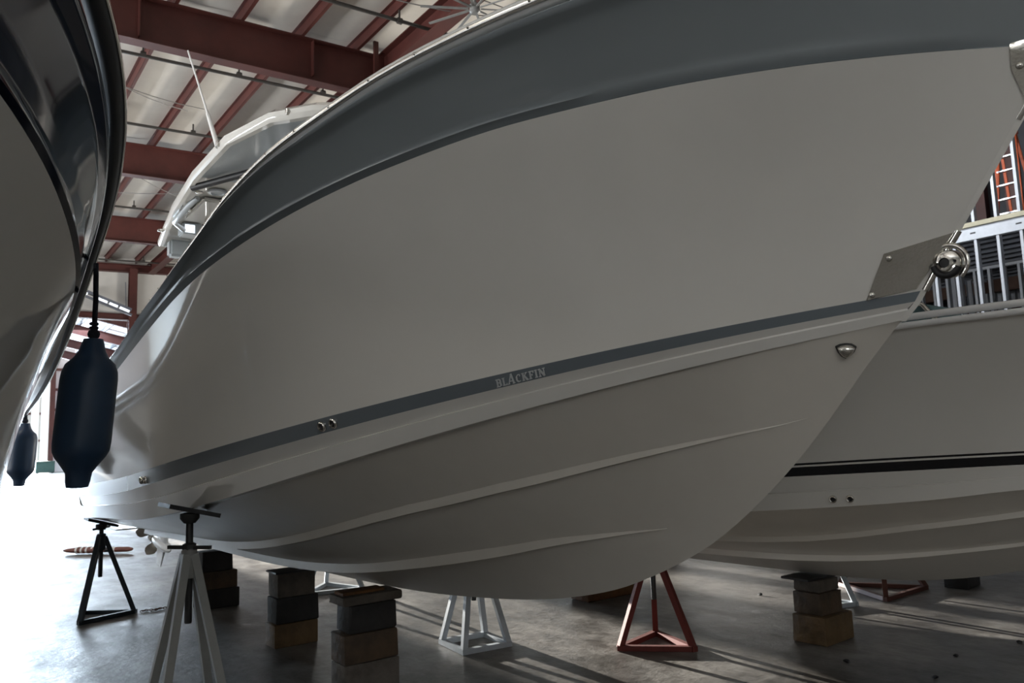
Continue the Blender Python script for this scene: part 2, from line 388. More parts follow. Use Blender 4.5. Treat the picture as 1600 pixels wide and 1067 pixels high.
for bi in range(len(YL)-1):
    for i in range(-8, 13):
        x = 1.25*i+.12; lit = random.random() < .66
        V = [(x, YL[bi]+.3, LR(x)+.24), (x+1.0, YL[bi]+.3, LR(x+1)+.24), (x+1.0, YL[bi+1]-.3, LR(x+1)+.24), (x, YL[bi+1]-.3, LR(x)+.24)]
        V += [(a, b, c+.03) for a, b, c in V]
        mesh('skylight_panel', V, [(3, 2, 1, 0), (4, 5, 6, 7), (0, 1, 5, 4), (1, 2, 6, 5), (2, 3, 7, 6), (3, 0, 4, 7)], LIT if lit else LITD, lowroof)
# sloping eave truss with strip windows seen under the infill wall
A, B = Vector((4.6, 37.0, 8.35)), Vector((6.6, 36.9, 7.55))
tr = thing('strip_light', 'dark sloping strip light fitting below the cream gable wall', 'light', tuple((A+B)/2))
def rel(o, t):   # keep local coordinates relative to a thing's location
    for v in o.data.vertices: v.co -= t.location
    return o
rel(bar('housing', A, B, .3, .12, JOIST, tr), tr); rel(bar('lower_rail', A+Vector((0, -.16, -.24)), B+Vector((0, -.16, -.24)), .1, .1, JOIST, tr), tr)
for t0, t1 in ((.04, .14), (.32, .52), (.56, .72), (.76, .95)):
    rel(bar('diffuser', lerp(A, B, t0)+Vector((0, -.16, -.13)), lerp(A, B, t1)+Vector((0, -.16, -.13)), .05, .11, LIT, tr), tr)
for t0 in (.1, .9): rel(bar('hanger', lerp(A, B, t0), lerp(A, B, t0)+Vector((0, .3, 1.2)), .03, .03, JOIST, tr), tr)

# ---------------------------------------------------------------- mezzanine stud wall on the right
XW = 16.0
sw = bmesh.new(); bx(sw, XW-.03, XW+.13, 1.0, 11.5, 5.0, 5.24); mezz = struct(from_bm('wall_mezzanine', sw, GALV))
box('floor_edge', XW-.09, XW+.13, 1.0, 11.5, 5.245, 5.33, mat('pale_plywood_edge', (.55, .5, .36), .7, var=.15), mezz)
box('bottom_track', XW-.02, XW+.12, 1.0, 11.5, 0, .05, GALV, mezz)
def stud_mesh(H):
    bm = bmesh.new(); bx(bm, 0, .12, -.001, .001, 0, H); bx(bm, -.002, .0, -.001, .05, 0, H); bx(bm, .12, .122, -.001, .05, 0, H)
    me = bpy.data.meshes.new('stud'); bmesh.ops.recalc_face_normals(bm, faces=bm.faces); bm.to_mesh(me); bm.free(); me.materials.append(GALV); return me
s1, s2 = stud_mesh(5.0), stud_mesh(3.6)
for i in range(24):
    y = 2.2 + .398*i
    o = link(bpy.data.objects.new('stud', s1), mezz); o.location = (XW, y, 0)
for i in range(24):
    y = 2.18 + .4*i
    if abs(y-6.4) < .1: continue
    o = link(bpy.data.objects.new('stud', s2), mezz); o.location = (XW, y, 5.33)
o = link(bpy.data.objects.new('stud', s2), mezz); o.location = (XW, 6.78, 5.33)
bar('brace', (XW+.05, 5.9, 6.6), (XW+.05, 7.0, 6.72), .06, .06, GALV, mezz)
tr_top = box('top_track', XW-.01, XW+.13, 1.0, 11.5, 8.93, 8.98, GALV, mezz)
# slots punched in the header
for y in (6.62, 5.82, 7.6): box('header_slot', XW-.034, XW-.03, y-.05, y+.05, 5.11, 5.14, BLKR, mezz)
# inner partitions, joists and dark back wall
par = struct(box('wall_partition', 18.6, 18.72, 6.7, 11.5, 4.86, 4.92, GALV))
sp = stud_mesh(4.86)
for i in range(16):
    o = link(bpy.data.objects.new('stud', sp), par); o.location = (18.6, 6.85+.3*i, 0)
par2 = struct(box('wall_crossing', 18.8, 28, 8.25, 8.37, 4.86, 4.92, GALV))
for i in range(22):
    o = link(bpy.data.objects.new('stud', sp), par2); o.location = (18.9+.4*i, 8.3, 0); o.rotation_euler = (0, 0, math.radians(90))
deck = struct(box('floor_mezzanine', 16.15, 30, 0, 12, 5.26, 5.33, DARKM))
for i in range(18):
    x = 16.5 + .5*i; bar('joist', (x, .2, 5.12), (x, 11.8, 5.12), .05, .24, JOIST, deck)
bar('brown_beam', (20.5, .2, 4.75), (20.5, 11.8, 4.75), .2, .3, BROWN, deck)
for i in range(6): bar('duct', (22+.9*i, 1.0, 4.4-.12*i), (22+.9*i, 11.8, 4.4-.12*i), .22, .12, JOIST if i % 2 else BROWN, deck)
wallbox('wall_mezzanine_back', 29.4, 29.6, 0, 12, 0, 9.5, DARKM)
wallbox('wall_mezzanine_side', 16.2, 29.4, 11.8, 12, 0, 9.5, DARKM)
wallbox('wall_upper_back', 19.3, 19.45, 3, 11.8, 5.34, 9.4, DARKM)
for y in (6.2, 7.05, 7.7): bar('red_beam', (19.2, y, 5.34), (19.2, y, 9.0), .22, .22, RED, deck)
# stepladder behind the studs
ld = thing('stepladder', 'orange fibreglass stepladder with silver rungs behind the upper studs', 'ladder', (17.0, 6.35, 5.33))
for s in (-1, 1):
    bar('rail', (0, s*.24+.0, 0), (.28, s*.15, 1.95), .035, .08, ORANGE, ld)
    bar('rear_rail', (.85, s*.24, 0), (.34, s*.15, 1.95), .03, .05, ORANGE, ld)
for k in range(6):
    t = (k+1)*.3/1.95; hw = lerp(.24, .15, t); x = .28*t
    box('rung', x-.05, x+.05, -hw, hw, t*1.95-.03, t*1.95+.0, ALU, ld)
box('top_cap', .22, .42, -.18, .18, 1.94, 2.0, ORANGE, ld)

# ---------------------------------------------------------------- boats
def prism_to(o, t): return rel(o, t)
def side_rows(rows, sgn): return [[(sgn*p[0], p[1], p[2]) for p in r] for r in rows]
class Boat:
    def __init__(s, name, label, X, y1, L, KEEL, rz=0, base=(4.5, .55)):
        s.root = thing(name, label, 'boat', (X, base[0], base[1]), rz); s.off = Vector((0, base[0], base[1])); s.L = L; s.y1 = y1
        s.keel = Line(lambda y: np.zeros_like(y), Cv(KEEL), KEEL[0][0], y1); s.bvh = None; s.V = []; s.F = []
    def add(s, name, rows, M, mirror=True, smooth=True, deg=30, parent=None, collect=True):
        V = []; Fc = []
        for sg in ((-1, 1) if mirror else (-1,)):
            v, f = grid(side_rows(rows, sg)); n = len(V)
            V += v; Fc += [tuple(i+n for i in (q[::-1] if sg < 0 else q)) for q in f]
        if collect:
            n = len(s.V); s.V += [tuple(p) for p in V]; s.F += [tuple(i+n for i in q) for q in Fc]
        o = mesh(name, [Vector(p)-s.off for p in V], Fc, M, parent or s.root)
        if smooth: sharp(o, deg)
        return o
    def build_bvh(s): s.bvh = BVHTree.FromPolygons([Vector(v) for v in s.V], s.F)
    def hit(s, y, z, sgn=-1):
        """point and outward normal on the side of the hull at (y, z)"""
        h = s.bvh.ray_cast(Vector((sgn*4, y, z)), Vector((-sgn, 0, 0)))
        if h[0] is None: return Vector((sgn*.01, y, z)), Vector((sgn, 0, 0))
        n = h[1]
        if n.x*sgn < 0: n = -n
        return h[0], n
    def loc(s, o):
        for v in o.data.vertices: v.co -= s.off
        return o
def bottom_rows(bo, root_line):
    K, R = bo.keel.pts(), root_line
    return [lerp(K, R, t) for t in np.linspace(0, 1, 7)]
def zbot(bo, y, b):
    y = float(y); zk = float(bo.keel.z(y)); bc = float(bo.L['chine'].b(y)) - .05*min(1, max(0, (y-bo.L['chine'].y0)/1.5)); zc = float(bo.L['chine'].z(y))
    return zk + (zc-zk)*b/max(bc, .02)
def strake(bo, tab, hts, sgn, M):
    B = Cv(tab); H = Cv(hts); y = np.concatenate([np.linspace(tab[0][0], tab[0][0]+1, 14), np.linspace(tab[0][0]+1.15, bo.y1-.12, 22)])
    T, E, Rr = [], [], []
    for yy in y:
        b = float(B(yy)); h = float(H(yy)); z = zbot(bo, yy, b)+.004; sl = max(.25, (zbot(bo, yy, b)-zbot(bo, yy, b-.03))/.03)
        T.append((sgn*(b-.002), yy, z)); E.append((sgn*(b+.006*h/.05), yy, z-h-.003)); Rr.append((sgn*max(.005, b-h/sl-.01), yy, z-h-.001))
    V = [Vector(p)-bo.off for p in T+E+Rr]; n = len(y); Fc = []
    for i in range(n-1):
        for a, c in ((0, n), (n, 2*n), (2*n, 0)): Fc.append((a+i, a+i+1, c+i+1, c+i))
    Fc += [(0, n, 2*n), (n-1, 3*n-1, 2*n-1)]
    return mesh('strake', V, Fc, M, bo.root, recalc=True)
def rail_mesh(bo, name, b_off, z_off, prof, M, parent=None, ring=None):
    """sweep a closed profile (db, dz) along the sheer, both sides joined round the bow"""
    P = bo.L['sheer'].pts(); Pz = P.copy()
    path = [(-p[0], p[1], p[2], -1) for p in P[::-1]] + [(p[0], p[1], p[2], 1) for p in P]
    V = []; n = len(prof)
    pts = [Vector(p[:3]) for p in path]
    for i, p in enumerate(pts):
        t = pts[min(i+1, len(pts)-1)]-pts[max(i-1, 0)]; t.z = 0; t.normalize(); nrm = Vector((t.y, -t.x, 0))
        if path[i][3] < 0 and nrm.x > 0 and p.y > bo.L['sheer'].y0+.3: nrm = -nrm
        if path[i][3] > 0 and nrm.x < 0 and p.y > bo.L['sheer'].y0+.3: nrm = -nrm
        if p.y <= bo.L['sheer'].y0+.3 and nrm.y > 0: nrm = -nrm
        for (db, dz) in prof: V.append(p + nrm*(db+b_off) + Vector((0, 0, dz+z_off)) - bo.off)
    Fc = []
    for i in range(len(pts)-1):
        for k in range(n): Fc.append((i*n+k, i*n+(k+1) % n, (i+1)*n+(k+1) % n, (i+1)*n+k))
    Fc += [tuple(range(n))[::-1], tuple(range((len(pts)-1)*n, len(pts)*n))]
    return sharp(mesh(name, V, Fc, M, parent or bo.root, recalc=True), 40)
def oval(w, h, n=10, x0=0): return [(x0+w*math.cos(2*math.pi*k/n), h*math.sin(2*math.pi*k/n)) for k in range(n)]
def hull_shell(bo, chine_face, flare, M_bottom, M_side, cove=None):
    L = bo.L; CH = L['chine'].pts(); inset = .05*np.clip((CH[:, 1]-L['chine'].y0)/1.5, 0, 1)
    root = CH.copy(); root[:, 0] = np.maximum(root[:, 0]-inset, .0); root[:, 2] += .002
    rows = bottom_rows(bo, root); rows[0][:, 0] = 0
    bo.add('hull_bottom', rows, M_bottom)
    # chine shelf and proud chine band up to the stripe
    lip = CH.copy(); lip[:, 2] = lerp(CH[:, 2], L['sl'].pts()[:, 2], chine_face); lip[:, 1] = lerp(CH[:, 1], L['sl'].pts()[:, 1], chine_face)
    lip[:, 0] = lerp(CH[:, 0], L['sl'].pts()[:, 0], .45)+.004*np.clip(inset/.05, 0, 1)
    sl0 = L['sl'].pts(); mid = lip.copy(); mid[:, 0] -= .010*np.clip(inset/.05, 0, 1); mid[:, 2] += .006
    bo.add('chine', [root, CH, lip, mid, sl0], M_side, deg=20)
    SU, BW = L['su'].pts(), L['bw'].pts(); tp = []
    for t in np.linspace(0, 1, 11):
        p = lerp(SU, BW, t); s = 4*t*(1-t); p[:, 0] -= s*flare(p[:, 1])*np.clip(p[:, 0]/.35, 0, 1); tp.append(p)
    bo.add('topside', tp, M_side, deg=60)
def stem(bo, M):
    L = bo.L; K = ['chine', 'sl', 'su', 'bw', 'bd', 'sheer']; p = [L[k].pts()[0] for k in K]
    V = [Vector((-q[0], q[1]+.0005, q[2]))-bo.off for q in p]+[Vector((0, q[1]-.012, q[2]-.004))-bo.off for q in p]+[Vector((q[0], q[1]+.0005, q[2]))-bo.off for q in p]; n = len(p)
    Fc = [(a*n+i, a*n+i+1, (a+1)*n+i+1, (a+1)*n+i) for a in (0, 1) for i in range(n-1)]
    sharp(mesh('stem', V, Fc, M, bo.root), 80)
def transom(bo, M):
    L = bo.L; e = -1
    prof = [bo.keel.pts()[e], L['chine'].pts()[e], L['sl'].pts()[e], L['su'].pts()[e], L['bw'].pts()[e], L['bd'].pts()[e], L['sheer'].pts()[e]]
    V = [Vector((-p[0], p[1], p[2]))-bo.off for p in prof] + [Vector((p[0], p[1], p[2]))-bo.off for p in prof[:0:-1]]
    return mesh('transom', V, [tuple(range(len(V)))[::-1]], M, bo.root)
def deck_of(bo, M):
    S = bo.L['sheer'].pts(); rows = []
    for t in np.linspace(-1, 1, 9):
        r = S.copy(); r[:, 0] = t*np.maximum(S[:, 0]-.062, .004); r[:, 1] += .05*np.clip(1-S[:, 0]/.3, 0, 1); r[:, 2] = S[:, 2] + .05*(1-t*t)*np.clip(S[:, 0], 0, 1); rows.append([Vector(p)-bo.off for p in r])
    V, Fc = grid(rows); o = mesh('deck', V, Fc, M, bo.root); sharp(o, 40); return o

# ---- the grey banded boat in the middle
KEEL_A = [(1.2, 1.815), (1.316, 1.695), (1.467, 1.524), (1.606, 1.381), (1.735, 1.267), (1.843, 1.181), (1.997, 1.076), (2.16, .991), (2.336, .914), (2.475, .862), (2.67, .808), (2.95, .75), (3.217, .710), (3.6, .668), (4.1, .625), (4.76, .592), (5.5, .57), (6.5, .552), (8.05, .535)]
RBz = [(0.40, 2.924), (1, 2.880), (1.5, 2.844), (1.91, 2.812), (2.07, 2.796), (2.35, 2.764), (2.68, 2.710), (3.08, 2.649), (3.41, 2.575), (3.81, 2.468), (4.29, 2.378), (4.83, 2.302), (5.5, 2.187), (6, 2.122), (6.5, 2.075), (7, 2.042), (8.05, 1.982)]
BDz = [(0.71, 2.49), (1.07, 2.544), (1.3, 2.563), (1.6, 2.575), (2, 2.568), (2.5, 2.532), (3, 2.479), (3.5, 2.417), (4, 2.352), (4.5, 2.285), (5, 2.216), (5.5, 2.146), (6, 2.074), (6.5, 2.0), (7, 1.94), (8.05, 1.85)]
BWz = [(0.71, 2.482), (1.07, 2.527), (1.3, 2.546), (1.6, 2.557), (2, 2.553), (2.5, 2.518), (3, 2.466), (3.5, 2.402), (4, 2.336), (4.5, 2.266), (5, 2.196), (5.5, 2.124), (6, 2.05), (6.5, 1.976), (7, 1.915), (8.05, 1.825)]
SUz = [(1.13, 1.893), (1.5, 1.85), (2, 1.785), (2.5, 1.715), (3, 1.644), (3.5, 1.575), (4, 1.51), (4.5, 1.451), (5, 1.399), (5.5, 1.355), (6, 1.317), (6.5, 1.286), (7, 1.259), (7.5, 1.234), (8.05, 1.206)]
SLz = [(1.15, 1.864), (1.5, 1.819), (2, 1.746), (2.5, 1.667), (3, 1.588), (3.5, 1.51), (4, 1.437), (4.5, 1.371), (5, 1.312), (5.5, 1.262), (6, 1.22), (6.5, 1.185), (7, 1.156), (7.5, 1.131), (8.05, 1.103)]
CHz = [(1.2, 1.813), (1.5, 1.761), (2, 1.668), (2.5, 1.567), (3, 1.463), (3.5, 1.361), (4, 1.266), (4.5, 1.183), (5, 1.115), (5.5, 1.064), (6, 1.029), (6.5, 1.005), (7, .98), (7.5, .95), (8.05, .913)]
def lines(B, Y1, z): return {k: Line(B[k], Cv(z[k]), z[k][0][0], Y1) for k in z}
Y1 = 8.30
BA = dict(sheer=bfun(1.42, .40, 4.2, 2.3, .015), bd=bfun(1.39, .71, 4.6, 2.2), bw=bfun(1.368, .71, 4.6, 2.2, .010), su=bfun(1.31, 1.13, 5.2, 2.0, .01), sl=bfun(1.30, 1.15, 5.3, 2.0, .01), chine=bfun(1.27, 1.2, 5.4, 2.0, .01))
A = Boat('center_console_boat', 'large white boat with a grey band under its rail, nearest in the middle', 2.35, Y1, lines(BA, Y1, dict(sheer=RBz, bd=BDz, bw=BWz, su=SUz, sl=SLz, chine=CHz)), KEEL_A)
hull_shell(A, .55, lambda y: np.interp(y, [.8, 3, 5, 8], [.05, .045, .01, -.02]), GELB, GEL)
A.add('boot_stripe', [A.L['sl'].pts(), A.L['su'].pts()], STRIPE)
def band_rows(bo, cov=True):
    BW, BD, S = bo.L['bw'].pts(), bo.L['bd'].pts(), bo.L['sheer'].pts(); G = lerp(BW, BD, .5); G[:, 0] -= .022*np.clip(BW[:, 0]/.2, 0, 1); BD = BD.copy(); BD[:, 2] += .010; rows = [BW, G, BD]
    for t in (.05, .12, .24, .36, .48, .6, .70, .78):
        p = lerp(BD, S, t); p[:, 0] -= (.02*4*t*(1-t)+(.006 if t < .2 else 0))*np.clip(p[:, 0]/.35, 0, 1); rows.append(p)
    for t, o in ((.82, .008), (.86, .012), (.90, .007), (.935, -.008), (.97, -.032), (1.0, -.060)):
        p = lerp(BD, S, t); p[:, 0] += o; rows.append(p)
    return rows
A.add('sheer_band', band_rows(A), GREY, deg=48)
stem(A, GEL); transom(A, GEL); deck_of(A, DECKM); A.build_bvh()
rail = rail_mesh(A, 'rub_rail', -.052, .028, [(-.03, -.026), (.012, -.026), (.027, -.016), (.031, -.003), (.027, .016), (.014, .034), (-.004, .044), (-.03, .044)], RUB)
rail_mesh(A, 'stainless_strip', -.022, .026, oval(.010, .013, 10), STRIPM, rail)
bm = bmesh.new(); Sl = A.L['sheer']; y = .75
while y < 7.8:
    b = float(Sl.b(y)); z = float(Sl.z(y)); bmesh.ops.create_icosphere(bm, subdivisions=1, radius=.006, matrix=Matrix.Translation(Vector((-(b-.013), y, z+.030))-A.off)); y += .21
o = from_bm('rail_screws', bm, CHROME, rail); o['kind'] = 'stuff'
S1T = [(1.519, .041), (1.73, .143), (1.94, .236), (2.309, .372), (2.6, .463), (2.943, .556), (3.356, .65), (3.9, .715), (4.5, .745), (5.2, .75), (6, .74), (8.05, .72)]
S1H = [(1.519, .002), (1.73, .010), (1.95, .020), (2.3, .032), (2.6, .038), (3.4, .043), (5, .045), (8.05, .045)]
S2T = [(2.118, .095), (2.334, .164), (2.574, .229), (2.868, .281), (3.32, .335), (3.93, .365), (4.8, .37), (8.05, .35)]
S2H = [(2.118, .002), (2.334, .016), (2.574, .03), (2.868, .042), (3.32, .05), (4.5, .05), (8.05, .04)]
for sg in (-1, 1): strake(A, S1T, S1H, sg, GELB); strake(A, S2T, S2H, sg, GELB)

def plate(bo, name, yz, M, off=.005, thick=.008, sgn=-1, res=7, parent=None):
    """four-cornered plate lying on the hull side; yz corners in order"""
    c = [Vector((a, b)) for a, b in yz]; top = []; 
    for i in range(res):
        row = []
        for j in range(res):
            u, v = i/(res-1), j/(res-1); q = (c[0]*(1-u)+c[1]*u)*(1-v) + (c[3]*(1-u)+c[2]*u)*v
            p, n = bo.hit(q.x, q.y, sgn); row.append(p+n*off)
        top.append(row)
    V, Fc = grid(top); n = len(V); nn = Vector((sgn, 0, 0))
    V2 = [p - nn*thick for p in V]
    ring = [i for i in range(res)] + [i*res+res-1 for i in range(1, res)] + [(res-1)*res+j for j in range(res-2, -1, -1)] + [i*res for i in range(res-2, 0, -1)]
    Fc = Fc + [tuple(i+n for i in f[::-1]) for f in Fc] + [(ring[k], ring[(k+1) % len(ring)], ring[(k+1) % len(ring)]+n, ring[k]+n) for k in range(len(ring))]
    return sharp(mesh(name, [p-bo.off for p in V+V2], Fc, M, parent or bo.root, recalc=True), 30)
def on_side(bo, y, z, sgn=-1, off=0):
    p, n = bo.hit(y, z, sgn); return p + n*off - bo.off, n
def bolt(bo, y, z, r, parent, M=CHROME, sgn=-1):
    p, n = on_side(bo, y, z, sgn, .006)
    return lathe('bolt', [(r, 0), (r, r*.35), (r*.7, r*.7), (r*.3, r*.8)], M, parent, align(n, p), 12)

# ================================================================ (details placed below)
# ---- fittings of the middle boat
# bow plates, stem band and bow eye
lp = plate(A, 'bow_plate', [(1.186, 2.008), (1.022, 2.046), (1.140, 1.900), (1.256, 1.879)], STEELB); lp['label'] = 'lower stainless chafe plate'
plate(A, 'bow_plate', [(1.186, 2.008), (1.022, 2.046), (1.140, 1.900), (1.256, 1.879)], STEELB, sgn=1)
for y, z in ((1.178, 1.993), (1.240, 1.893)): bolt(A, y, z, .009, lp)
up = plate(A, 'upper_bow_plate', [(.800, 2.505), (.725, 2.51), (.800, 2.33), (.812, 2.44)], STEELB)
plate(A, 'upper_bow_plate', [(.800, 2.505), (.725, 2.51), (.800, 2.33), (.812, 2.44)], STEELB, sgn=1)
bolt(A, .795, 2.445, .009, up)
A.loc(tube('stem_band', [(0, 1.012, 2.05), (0, 1.075, 1.965), (0, 1.122, 1.895)], .011, CHROME, A.root, 10))
A.loc(tube('stem_band', [(0, .83, 2.318), (0, .77, 2.40), (0, .70, 2.50)], .011, CHROME, A.root, 10))
be = A.loc(lathe('bow_eye', [(.004, -.026), (.026, -.026), (.036, -.021), (.040, -.011), (.040, .011), (.036, .021), (.026, .026), (.004, .026)], CHROME, A.root, align((-1, 0, 0), (0, 1.043, 1.958)), 28))
A.loc(lathe('boss', [(.021, 0), (.021, .010), (.015, .012), (.013, .004)], CHROME, be, align((-1, -.1, 0), (-.028, 1.044, 1.957)), 20))
A.loc(lathe('socket', [(.0125, 0), (.0125, .008), (.004, .009)], BLKR, be, align((-1, -.1, 0), (-.028, 1.044, 1.957)), 16))
arc = [(-.012, 1.043-.052*math.sin(a), 1.958+.052*math.cos(a)) for a in np.linspace(-.5, 2.5, 14)]
A.loc(tube('shackle', arc, .008, CHROME, be, 8))
arc = [(-.024, 1.043-.036*math.sin(a), 1.958+.036*math.cos(a)) for a in np.linspace(2.0, 4.6, 12)]
A.loc(tube('dark_half_ring', arc, .010, BLKR, be, 8))  # black half ring along the lower edge of the eye
# clam shell vent near the stem
def clam(bo, y, z):
    p, n = on_side(bo, y, z, -1, .001); t = Vector((0, 0, 1)).cross(n).normalized(); u = n.cross(t).normalized()
    if t.y < 0: t = -t
    out = [(.031, .012), (.018, .019), (0, .021), (-.018, .018), (-.031, .008), (-.024, -.010), (-.010, -.024), (.002, -.030), (.014, -.022), (.025, -.006)]
    def ring(s, h): return [p + t*(a*s) + u*(b*s) + n*h for a, b in out]
    def fan(rings):
        V = [q for r in rings for q in r]; k = len(out); Fc = []
        for i in range(len(rings)-1):
            for j in range(k): Fc.append((i*k+j, i*k+(j+1) % k, (i+1)*k+(j+1) % k, (i+1)*k+j))
        Fc.append(tuple(range((len(rings)-1)*k, len(rings)*k))); Fc.append(tuple(range(k))[::-1]); return V, Fc
    V, Fc = fan([ring(1.0, 0), ring(1.0, .007), ring(.9, .008)]); b = mesh('vent_rim', V, Fc, STEELD, bo.root, recalc=True)
    V, Fc = fan([ring(.86, .006), ring(.8, .017), ring(.62, .023), ring(.3, .026)]); c = sharp(mesh('clam_shell', V, Fc, CHROME, b, recalc=True), 60)
    return b
clam(A, 1.352, 1.742)
def thru(bo, y, z, r, sgn=-1):
    p, n = on_side(bo, y, z, sgn, 0)
    o = lathe('thru_hull', [(r, 0), (r, r*.4), (r*.85, r*.6), (r*.62, r*.5), (r*.55, r*.1)], CHROME, bo.root, align(n, p), 18)
    lathe('drain_hole', [(r*.56, 0), (r*.56, r*.2), (r*.1, r*.22)], BLKR, o, align(n, p), 14)
for y, z in ((3.25, 1.577), (3.18, 1.588), (5.36, 1.314), (5.25, 1.318)): thru(A, y, z, .023)
# raised lettering on the stripe
def glyph(ch):
    t, s = .17, .08
    stem = lambda x: [(x, 0, x, 1, t), (x-.16, s/2, x+.16, s/2, s), (x-.16, 1-s/2, x+.16, 1-s/2, s)]
    G = {'B': (.72, stem(.18)+[(.18, .95, .50, .95, .1), (.18, .53, .52, .53, .1), (.18, .05, .52, .05, .1), (.55, .93, .60, .56, .15), (.58, .50, .64, .08, .16)]),
         'L': (.62, stem(.18)+[(.18, .05, .56, .05, .1), (.56, 0, .56, .25, .08)]),
         'A': (.85, [(.06, 0, .50, 1.28, .12), (.50, 1.28, .72, 0, .18), (.22, .36, .66, .36, .1), (-.04, .04, .2, .04, .08), (.58, .04, .86, .04, .08)]),
         'C': (.72, [(.18, .25, .18, .75, .17), (.2, .78, .38, .95, .12), (.36, .95, .60, .93, .1), (.60, .98, .60, .70, .08), (.2, .22, .38, .05, .12), (.36, .05, .64, .10, .1)]),
         'K': (.78, stem(.18)+[(.22, .45, .60, .95, .11), (.34, .58, .66, .03, .16), (.48, .97, .72, .97, .07), (.54, .04, .80, .04, .07)]),
         'F': (.62, stem(.18)+[(.18, .95, .58, .95, .1), (.58, 1, .58, .74, .08), (.18, .52, .44, .52, .1), (.44, .42, .44, .62, .06)]),
         'I': (.36, stem(.18)),
         'N': (.82, [(.16, 0, .16, 1, .09), (.68, 0, .68, 1, .09), (.14, .98, .70, .02, .19), (.02, .04, .30, .04, .08), (.02, .96, .2, .96, .08), (.54, .96, .82, .96, .08)])}
    return G[ch]
def lettering(bo, text, bl, br, tl, trr):
    wid = sum(glyph(c)[0]+.10 for c in text); x = 0; V = []; Fc = []
    bl, br, tl, trr = map(Vector, (bl, br, tl, trr))
    def put(u, v):
        q = (bl*(1-u)+br*u)*(1-v) + (tl*(1-u)+trr*u)*v; p, n = bo.hit(q.x, q.y, -1); return p+n*.0035-bo.off, n
    for c in text:
        gw, st = glyph(c)
        for k, (x0, y0, x1, y1, th) in enumerate(st):
            d = Vector((x1-x0, y1-y0)).normalized(); nn = Vector((-d.y, d.x))*th/2
            quad = [(x0+nn.x, y0+nn.y), (x0-nn.x, y0-nn.y), (x1-nn.x, y1-nn.y), (x1+nn.x, y1+nn.y)]
            top = [put((x+a)/wid, b) for a, b in quad]; i = len(V)
            V += [p + n*.0004*k for p, n in top] + [p - n*.005 for p, n in top]
            Fc += [(i, i+1, i+2, i+3)] + [(i+j, i+4+j, i+4+(j+1) % 4, i+(j+1) % 4) for j in range(4)]
        x += gw+.10
    o = mesh('lettering', V, Fc, LETTER, bo.root, recalc=True); o['label'] = 'pale lettering reading BLACKFIN'; return o
lettering(A, 'BLACKFIN', (2.392, 1.6885), (2.200, 1.7205), (2.385, 1.716), (2.193, 1.7475))

# ---- hardtop, its frame, aerial and radar, windshield and console
HT = [(4.05, .50), (4.16, .67), (4.40, .85), (4.885, .965), (5.67, .965), (6.53, .90), (7.2, .82), (7.78, .745)]
def outline(ins, z, y_in=0):
    r = [(-(b-ins), y, z) for y, b in HT] + [(b-ins, y, z) for y, b in HT[::-1]]
    c = 5.9
    return [(x, c+(y-c)*(1-ins*.5), zz) for x, y, zz in r]
def loft(name, rings, M, parent, close=True, off=None, deg=35):
    k = len(rings[0]); V = [Vector(p)-(off or Vector()) for r in rings for p in r]; Fc = []
    for i in range(len(rings)-1):
        for j in range(k): Fc.append((i*k+j, i*k+(j+1) % k, (i+1)*k+(j+1) % k, (i+1)*k+j))
    if close: Fc.append(tuple(range(k))[::-1]); Fc.append(tuple(range((len(rings)-1)*k, len(rings)*k)))
    return sharp(mesh(name, V, Fc, M, parent, recalc=True), deg)
ht = loft('hardtop', [outline(.06, 3.45), outline(.045, 3.40), outline(.015, 3.40), outline(0, 3.425), outline(.0, 3.455), outline(.05, 3.50), outline(.25, 3.53)], GEL, A.root, True, A.off)
fw = [p for p in outline(.065, 3.447) if p[1] < 6.0]; k = len(fw)//2
A.loc(loft('underside_panel', [[p for p in fw], [(p[0], p[1], 3.43) for p in fw]], UNDER, ht)); 
A.loc(tube('black_bar', [(-.91, 5.86, 3.40), (-.72, 5.40, 3.39), (-.52, 4.95, 3.39), (-.2, 4.6, 3.39), (.2, 4.6, 3.39), (.52, 4.95, 3.39), (.72, 5.40, 3.39), (.90, 5.90, 3.40)], .026, BLKR, ht, 8))
A.loc(tube('pipe_frame', [(-.80, 6.15, 3.42), (-.84, 6.25, 3.38), (-.83, 6.75, 3.37), (-.60, 7.15, 3.37), (-.5, 7.2, 3.42)], .022, UNDER, ht, 8))
A.loc(box('hatch', -.76, -.2, 6.15, 6.75, 3.405, 3.44, GEL, ht, .015))
A.loc(box('spreader_light', -.72, -.56, 6.95, 7.12, 3.34, 3.44, UNDER, ht, .01))
A.loc(box('light_lens', -.70, -.62, 6.945, 6.95, 3.35, 3.42, LIT, ht))
for x, y in ((-.83, 6.0), (-.78, 6.50), (-.87, 6.42), (-.80, 7.0), (-.83, 7.25)):
    A.loc(lathe('downlight', [(.028, 0), (.028, .012), (.016, .018)], CHROME, ht, align((0, 0, -1), (x, y, 3.425)), 12))
A.loc(lathe('speaker', [(.07, 0), (.07, .014), (.05, .018), (.045, .008)], UNDER, ht, align((0, 0, -1), (-.70, 5.98, 3.44)), 18))
A.loc(box('aft_apron', -.70, .70, 7.5, 7.62, 3.26, 3.42, UNDER, ht, .02))
for x in (-.95, ):
    for y in (5.0, 4.3): A.loc(lathe('edge_light', [(.02, 0), (.02, .02), (.008, .025)], CHROME, ht, align((-1, 0, 0), (-.96 if y > 4.5 else -.76, y, 3.44)), 10))
for sx in (-.62, .62):
    for y in (5.3, 6.6): A.loc(tube('support_leg', [(sx*.95, y-.1, 2.1), (sx, y, 2.9), (sx*.95, y+.05, 3.42)], .026, CHROME, ht, 8))
A.loc(tube('antenna', [(-.965, 5.03, 3.43), (-.968, 5.26, 3.73), (-.97, 5.27, 3.75), (-.985, 5.76, 4.40)], [.017, .014, .008, .006], WHITEP, ht, 8))
